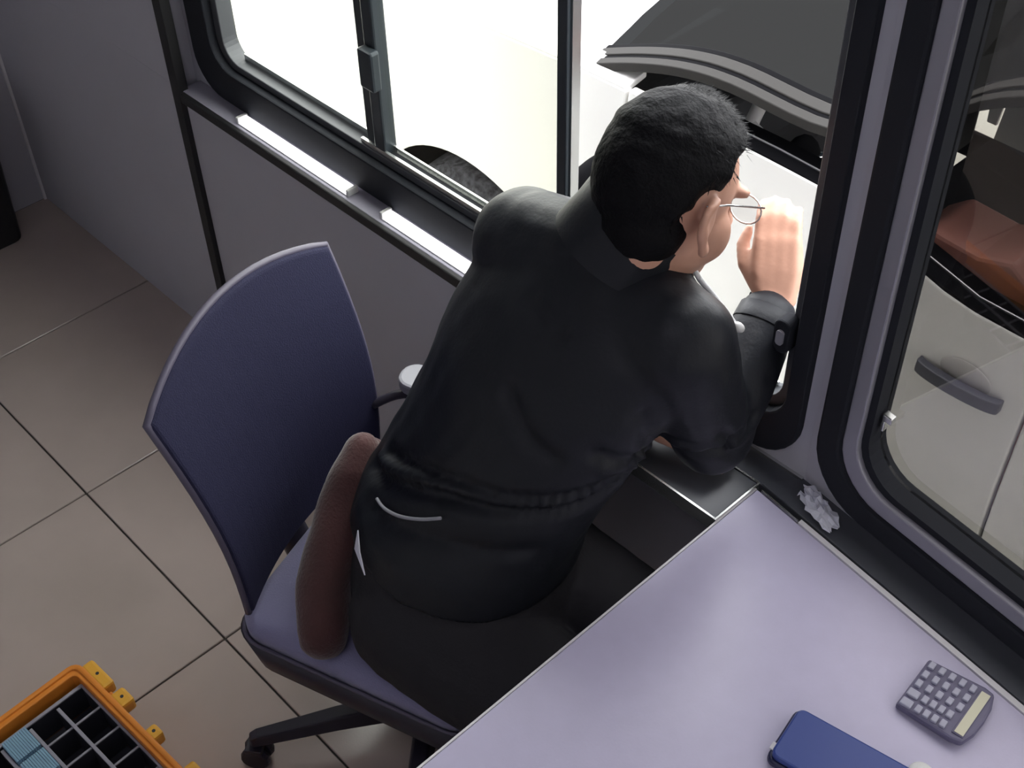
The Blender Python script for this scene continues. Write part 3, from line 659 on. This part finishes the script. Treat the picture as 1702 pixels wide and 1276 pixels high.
for k in range(1, 6): MB().box((0.045, 0.016 + k * PY - 0.004, 0.075), (LX - 0.016, 0.016 + k * PY + 0.002, TZ + 0.001), OF).build('divider', M['tray'], cbx)
for k, dv_ in enumerate([o for o in cbx.children if o.name.startswith('divider')], 1): MB().box((0.045, 0.016 + k * PY - 0.0045, TZ + 0.001), (LX - 0.016, 0.016 + k * PY + 0.0025, TZ + 0.004), OF).build('divider_edge', M['divider'], dv_, bevel=0.001)
for i in range(1, 8):
    for k in range(0, 5):
        dvx = MB().box((0.034 + i * PX - 0.0015, 0.017 + k * PY, 0.075), (0.034 + i * PX + 0.0015, 0.013 + (k + 1) * PY, TZ - 0.006), OF).build('divider', M['tray'], cbx)
        MB().box((0.034 + i * PX - 0.002, 0.017 + k * PY, TZ - 0.006), (0.034 + i * PX + 0.002, 0.013 + (k + 1) * PY, TZ - 0.003), OF).build('divider_edge', M['divider'], dvx)
def card_stack(ci, ck, lab):
    x0 = 0.034 + ci * PX + 0.004; x1 = 0.034 + (ci + 1) * PX - 0.004; y0 = 0.016 + ck * PY + 0.004; y1 = 0.016 + (ck + 1) * PY - 0.006
    b = MB(); n = 11
    for q in range(n):
        a = y0 + (y1 - y0) * q / n; h_ = TZ + 0.010 + 0.0015 * random.random()
        b.box((x0, a, 0.0755), (x1, a + (y1 - y0) / n * 0.80, h_), OF)
    b.box((x0 + 0.002, y0, 0.0755), (x1 - 0.002, y1, TZ + 0.006), OF)
    tag(b.build('card_stack', M['card']), lab, 'cards', 'pale blue card stacks in the orange box')
card_stack(0, 2, 'pale blue card stack in the corner compartment nearest the orange rim')
card_stack(1, 2, 'pale blue card stack in the second compartment along, beside the empty ones')
card_stack(1, 3, 'pale blue card stack in the orange box at the left edge of the picture')

# dark bin in the far corner
bn = empty('waste_bin', (-3.22, 0.87, 0), 'black waste bin in the dim far corner of the booth', 'bin')
MB().loft([[V((x, z, d)) for x, z in rr(-3.29 + q, -3.15 - q, 0.70 + q, 1.04 - q, 0.03, 4)] for d, q in ((0.001, 0.015), (0.42, 0.0))]).build('body', M['black'], bn, bevel=0.004)
MB().ring(rr(-3.293, -3.145, 0.695, 1.045, 0.03, 4), rr(-3.275, -3.165, 0.715, 1.025, 0.02, 4), 0.41, 0.428, lambda s, d, z: V((s, z, d))).build('rim', M['rubber'], bn, bevel=0.003)

# ------------------------------------------------------------------ outside: lane and car
GZ = -0.22
tag(MB().box((-30, 1.31, GZ - 0.1), (30, 40, GZ)).build('ground_lane', M['asphalt']), kind='structure')
tag(MB().box((-30, -40, GZ - 0.1), (30, 1.31, GZ)).build('ground_island', M['asphalt']), kind='structure')
car = empty('car', (-1.0, 2.55, GZ), 'white car with black trim stopped in the lane outside the open window', 'car')
YC = 2.55                                              # centre line of the car
def mir(p): return V((p[0], 2 * YC - p[1], p[2]))
def belt(x):
    t = min(1, max(0, (x + 1.05) / 0.35)); return 0.932 - 0.02 * max(0, -1.2 - x) - 0.075 * t * t * (3 - 2 * t)
def side(x, z):
    """outer skin of the car side at station x, height z"""
    t = (z - 0.45) / 0.5
    y = 1.652 + 0.045 * t * t + (0.05 * max(0, -t) if t < 0 else 0)
    if x < -1.7: y += 0.10 * ((-1.7 - x) / 1.3) ** 2
    if x > 0.9: y += 0.08 * ((x - 0.9) / 0.9) ** 2
    return y
def skin_panel(name, xs, zs, m, both=True, sol=0.02, parent=car, bevel=0.004):
    for s in ((0, 1) if both else (0,)):
        rows_a = [[V((x, side(x, z_), z_)) for x, z_ in [(x, z0(x) + (z1(x) - z0(x)) * j / 8) for x in xs]] for j in range(9) for z0, z1 in [zs]]
        rows_b = [[p + V((0, sol, 0)) for p in r] for r in rows_a]
        if s: rows_a = [[mir(p) for p in r] for r in rows_a]; rows_b = [[mir(p) for p in r] for r in rows_b]
        ob_ = sheet(rows_a, rows_b).build(name, m, parent, smooth=False, bevel=bevel)
        if s == 0: first = ob_
    return first
lin = lambda a, b, n: [a + (b - a) * i / n for i in range(n + 1)]
SEAM = -0.563
d1 = skin_panel('front_door', lin(-1.50, SEAM - 0.003, 14), (lambda x: 0.02, lambda x: belt(x)), M['paint'])
d2 = skin_panel('rear_door', lin(SEAM + 0.003, 0.42, 12), (lambda x: 0.02, lambda x: belt(x) + 0.01), M['paint'])
skin_panel('rear_quarter', lin(0.426, 1.75, 16), (lambda x: max(0.06, (0.11 + math.sqrt(max(0, 0.36 ** 2 - (x - 0.83) ** 2))) if abs(x - 0.83) < 0.36 else 0.06), lambda x: belt(x) + 0.02), M['paint'])
WX = -1.95; WCZ = 0.15; AR = 0.40
def arch(x): return WCZ + math.sqrt(max(0, AR ** 2 - (x - WX) ** 2)) if abs(x - WX) < AR else 0.06
def fend_top(x): return belt(-1.5) - 0.005 - 0.16 * max(0, (-1.506 - x) / 1.3) ** 1.6
skin_panel('fender', lin(-2.80, -1.506, 40), (arch, fend_top), M['paint'])
skin_panel('sill_panel', lin(-1.60, 0.46, 6), (lambda x: -0.06, lambda x: 0.014), M['carblack'])
# hood
def hood_z(x, y): return fend_top(x) + 0.045 * (1 - ((y - YC) / 0.86) ** 2) + 0.004
xs = lin(-2.80, -1.58, 14); ys = lin(1.76, 2 * YC - 1.76, 16)
ra = [[V((x, y if x > -2.6 else YC + (y - YC) * (1 - 0.3 * (-2.6 - x) / 0.2 * 0.5), hood_z(x, y))) for x in xs] for y in ys]
sheet(ra, [[p - V((0, 0, 0.02)) for p in r] for r in ra]).build('hood', M['paint'], car, bevel=0.004)
for s in (0, 1):
    rows = [[V((x, side(x, fend_top(x)) + 0.002 + (1.756 - side(x, fend_top(x)) - 0.002) * k / 4, fend_top(x) + (0.004 + 0.006 * k / 4 + 0.045 * (1 - ((1.756 - YC) / 0.86) ** 2) * k / 4))) for x in lin(-2.6, -1.51, 10)] for k in range(5)]
    if s: rows = [[mir(p) for p in r] for r in rows]
    sheet(rows, [[p - V((0, 0, 0.015)) for p in r] for r in rows]).build('fender_top', M['paint'], car, bevel=0.003)
sheet([[V((-2.80 - 0.10 * (1 - ((y - YC) / 0.8) ** 2), y, z)) for y in lin(1.80, 2 * YC - 1.80, 14)] for z in (0.0, 0.2, 0.45, 0.70)],
      [[V((-2.77 - 0.10 * (1 - ((y - YC) / 0.8) ** 2), y, z)) for y in lin(1.80, 2 * YC - 1.80, 14)] for z in (0.0, 0.2, 0.45, 0.70)]).build('front_bumper', M['paint'], car)
# wheels
for s in (0, 1):
    for wx in (WX, 0.83):
        ya, yb = (1.70, 2.0) if s == 0 else (2 * YC - 2.0, 2 * YC - 1.70)
        arc_ = [(wx + (AR + 0.012) * math.cos(t), WCZ + (AR + 0.012) * math.sin(t)) for t in [math.pi * k / 16 for k in range(17)]]
        MB().loft([[V((p[0], y_, p[1])) for p in arc_ + [(p[0] * 0.96 + wx * 0.04, p[1] - 0.012) for p in arc_[::-1]]] for y_ in (ya, yb)]).build('wheel_liner', M['carblack'], car)
        MB().prism(arc_, yb if s == 0 else ya, (yb if s == 0 else ya) + 0.01, lambda s_, d, z: V((s_, d, z))).build('wheel_liner', M['carblack'], car)
        yc = 1.78 if s == 0 else 2 * YC - 1.78
        rot = Matrix.Rotation(math.radians(90), 3, 'X')
        ty = MB().lathe([(0.20, -0.10), (0.31, -0.105), (0.348, -0.085), (0.355, 0), (0.348, 0.085), (0.31, 0.105), (0.20, 0.10)], (wx, yc, GZ + 0.355), 36, rot).build('tyre', M['tyre'], car, smooth=True)
        rm = MB().lathe([(0.03, -0.085), (0.12, -0.07), (0.19, -0.09), (0.205, -0.095), (0.205, 0.095), (0.19, 0.09), (0.12, 0.07), (0.03, 0.085)], (wx, yc, GZ + 0.355), 30, rot).build('rim', M['wheel'], ty, smooth=False)
M['recess'] = mat('pale_grey', (0.55, 0.53, 0.52), 0.4)  # plain pale grey, also standing in for shade at the handles
# belt mouldings, window frame, pillars
def strip(name, path, wd, th, m, parent=car, both=True, sl=0.0):
    """flat bar along a path: wd inward (y), th upward"""
    path = [V(p) for p in path]
    for s in ((0, 1) if both else (0,)):
        rg = [[p, p + V((0, wd, wd * sl)), p + V((0, wd, wd * sl - th)), p + V((0, 0, -th))] for p in path]
        if s: rg = [[mir(q) for q in r] for r in rg]
        o = MB().loft(rg).build(name, m, parent, bevel=0.002)
    return o
bl = [(x, side(x, belt(x)) + 0.002, belt(x) + 0.004) for x in lin(-1.45, 0.9, 16)]
strip('belt_moulding', bl, 0.030, 0.02, M['carblack'])
strip('chrome_strip', [(p[0], p[1] + 0.031, p[2] + 0.002) for p in bl], 0.004, 0.006, M['wheel'])
strip('door_cap', [(p[0], p[1] + 0.037, p[2] - 0.004) for p in bl], 0.035, 0.03, M['carblack'])
strip('door_trim', catmull([(-1.26, 1.765, 0.925), (-1.17, 1.758, 0.900), (-1.08, 1.755, 0.882), (-0.98, 1.755, 0.865), (-0.6, 1.755, 0.82)], 4), 0.020, 0.02, M['recess'])
PIL = catmull([(-1.64, 1.715, 0.915), (-1.52, 1.72, 0.965), (-1.40, 1.72, 1.005), (-1.28, 1.72, 1.024), (-1.06, 1.722, 1.030), (-0.92, 1.745, 1.095), (-0.80, 1.772, 1.185), (-0.60, 1.80, 1.245), (-0.30, 1.82, 1.275), (0.3, 1.83, 1.28), (0.9, 1.83, 1.24), (1.3, 1.82, 1.12)], 5)
strip('window_frame', PIL, 0.020, 0.02, M['cartrim'], sl=0.25)
strip('weather_seal', [(p.x, p.y + 0.020, p.z + 0.003) for p in PIL], 0.010, 0.02, M['carblack'], sl=0.25)
strip('pillar', [(p.x, p.y + 0.030, p.z + 0.008) for p in PIL], 0.024, 0.025, M['cartrim'], sl=0.25)
strip('windscreen_seal', [(p.x, p.y + 0.054, p.z + 0.012) for p in PIL], 0.014, 0.025, M['carblack'], sl=0.25)
pz = {round(p.x, 4): p for p in PIL}
PF = [p for p in PIL if p.x <= -0.62]; PB = [p for p in PIL if p.x >= -0.62]
def across(pts_, m, name, crown):
    rows = []
    for k in range(13):
        u_ = k / 12
        rows.append([V((p.x - (0.10 * 4 * u_ * (1 - u_) if name == 'windscreen' else 0), (p.y + 0.066) + (2 * YC - 2 * (p.y + 0.066)) * u_, p.z + 0.012 + crown * 4 * u_ * (1 - u_))) for p in pts_])
    return sheet(rows, [[q - V((0, 0, 0.012)) for q in r] for r in rows]).build(name, m, car, smooth=False)
across(PF, M['carglass'], 'windscreen', 0.03)
across(PB, M['cartrim'], 'roof', 0.05)
# rear side glass, door pillar
for s in (0, 1):
    for a_, b_, nm in ((-0.50, 0.38, 'rear_side_window'), (0.44, 1.1, 'quarter_window')):
        lo_ = [V((x, side(x, belt(x)) + 0.035, belt(x))) for x in lin(a_, b_, 8)]
        hi_ = []
        for p in lo_:
            q = min(PIL, key=lambda t: abs(t.x - p.x)); hi_.append(V((p.x, q.y + 0.006, q.z - 0.004)))
        rows = [lo_, hi_]
        if s: rows = [[mir(p) for p in r] for r in rows]
        sheet(rows, [[p + V((0, 0.005 * (1 - 2 * s), 0)) for p in r] for r in rows]).build(nm, M['carglass'], car)
    for a_, w_ in ((SEAM, 0.05), (0.41, 0.03)):
        lo_ = V((a_, side(a_, belt(a_)) + 0.03, belt(a_))); q = min(PIL, key=lambda t: abs(t.x - a_)); hi_ = V((a_ - 0.04, q.y + 0.006, q.z))
        rg = [[c + V((-w_, 0, 0)), c + V((w_, 0, 0)), c + V((w_, 0.03, 0)), c + V((-w_, 0.03, 0))] for c in (lo_, hi_)]
        if s: rg = [[mir(p) for p in r] for r in rg]
        MB().loft(rg).build('door_pillar', M['carblack'], car, bevel=0.003)
# door handle, shade of its recess, keyholes, marker
for hx in (-0.685, 0.30):
    yh = side(hx, 0.717)
    MB().ell((hx + 0.005, yh + 0.001, 0.738), ((0.05, 0, 0), (0, 0.004, 0), (0, 0, 0.030)), 20, 10).build('handle_recess_shade', M['recess'], car, smooth=True)  # grey oval: shade of the handle hollow put into its colour
    path = [(hx + 0.082 * math.sin(t), yh - 0.014 * math.cos(t) - 0.004, 0.717 + 0.002 * math.sin(t)) for t in [math.radians(-88 + 176 * i / 14) for i in range(15)]]
    MB().loft([[V(p) + V((0, 0.010, 0.014)), V(p) + V((0, -0.006, 0.013)), V(p) + V((0, -0.008, -0.012)), V(p) + V((0, 0.008, -0.013))] for p in path]).build('door_handle', M['handle'], car, bevel=0.004)
for px_, pz_ in ((-1.12, 0.649), (-1.130, 0.608)):
    MB().ell((px_, side(px_, pz_) - 0.002, pz_), ((0.013, 0, 0), (0, 0.008, 0), (0, 0, 0.017)), 14, 8).build('door_knob', M['carblack'], car, smooth=True)
MB().ell((-0.482, side(-0.482, 0.365) - 0.002, 0.365), ((0.016, 0, 0), (0, 0.008, 0), (0, 0, 0.018)), 16, 8).build('side_marker', M['handle'], car, smooth=True)
# door mirror
mo = MB().ell((-1.465, 1.575, 0.775), ((0.045, 0, 0), (0, 0.10, 0.01), (0, 0, 0.065)), 18, 12).build('door_mirror', M['carblack'], car, smooth=True)
MB().cbox((-1.445, 1.665, 0.800), (0.05, 0.07, 0.03)).build('mirror_arm', M['carblack'], mo, bevel=0.006)
MB().ell((-1.442, 1.575, 0.775), ((0.026, 0, 0), (0, 0.085, 0.008), (0, 0, 0.052)), 16, 10).build('mirror_glass', M['chrome'], mo, smooth=True)
# cabin interior
cabin = MB().box((-1.48, 1.80, 0.02), (1.2, 2 * YC - 1.80, 0.06)).box((-1.64, 1.80, 0.02), (-1.54, 2 * YC - 1.80, 0.86)).box((1.15, 1.80, 0.02), (1.2, 2 * YC - 1.80, 0.9))
M['cabin'] = mat('cabin_plastic', (0.05, 0.05, 0.053), 0.8, spec=0.2)
cabin.build('cabin_shell', M['cabin'], car)
MB().loft([[V((x, y, z)) for x, z in ((-1.56, 0.55), (-1.42, 0.58), (-1.38, 0.72), (-1.42, 0.84), (-1.56, 0.87))] for y in (1.80, 2 * YC - 1.80)]).build('dashboard', M['cabin'], car, bevel=0.02)
SC = V((-1.285, 2.0, 0.715)); sa = V((0, 1, 0)); sb = V((-0.35, 0, 0.94)).normalized()
st = MB().tube([SC + sa * 0.185 * math.cos(t) + sb * 0.185 * math.sin(t) for t in [2 * math.pi * k / 36 for k in range(36)]], 0.015, 10, closed=True).build('steering_wheel', M['recess'], car, smooth=True)
MB().ell(SC, (sa * 0.06, sb * 0.055, sa.cross(sb) * 0.02), 16, 10).build('hub', M['carblack'], st, smooth=True)
for t in (200, 340, 270):
    t = math.radians(t); MB().tube([SC, SC + sa * 0.18 * math.cos(t) + sb * 0.18 * math.sin(t)], [0.02, 0.012], 8).build('spoke', M['chrome'], st, smooth=True)
MB().tube([SC, SC + V((-0.15, 0, -0.06))], 0.03, 10).build('column', M['carblack'], st)
for k, yy in enumerate((2.06, 2 * YC - 2.06)):
    MB().loft([[V((x, y, z)) for x, y in rr(-0.98 + q, -0.48 - q, yy - 0.25 + q, yy + 0.25 - q, 0.07, 4)] for z, q in ((0.30, 0.02), (0.44, 0.0), (0.50, 0.03))]).build('seat_cushion', M['redleather'], car, smooth=False, bevel=0.01)
    MB().loft([[V((-0.58 + (z - 0.45) * 0.35 + x, yy + y, z)) for x, y in rr(-0.06, 0.06, -hw, hw, 0.04, 4)] for z, hw in ((0.45, 0.22), (0.65, 0.25), (0.88, 0.23), (0.96, 0.16))]).build('seat_back', M['greycloth'], car, bevel=0.01)
    MB().loft([[V((-0.40 + x, yy + y, z)) for x, y in rr(-0.045, 0.045, -0.12, 0.12, 0.03, 4)] for z in (0.98, 1.10)]).build('headrest', M['redleather'], car, bevel=0.015)
MB().prism([(-0.90, 0.86), (-0.80, 0.775), (-0.66, 0.835), (-0.655, 0.885), (-0.70, 0.915), (-0.76, 0.895), (-0.855, 0.90)], 1.765, 1.90, lambda s_, d, z: V((s_, d, z))).build('armrest', M['redleather'], car, bevel=0.008)
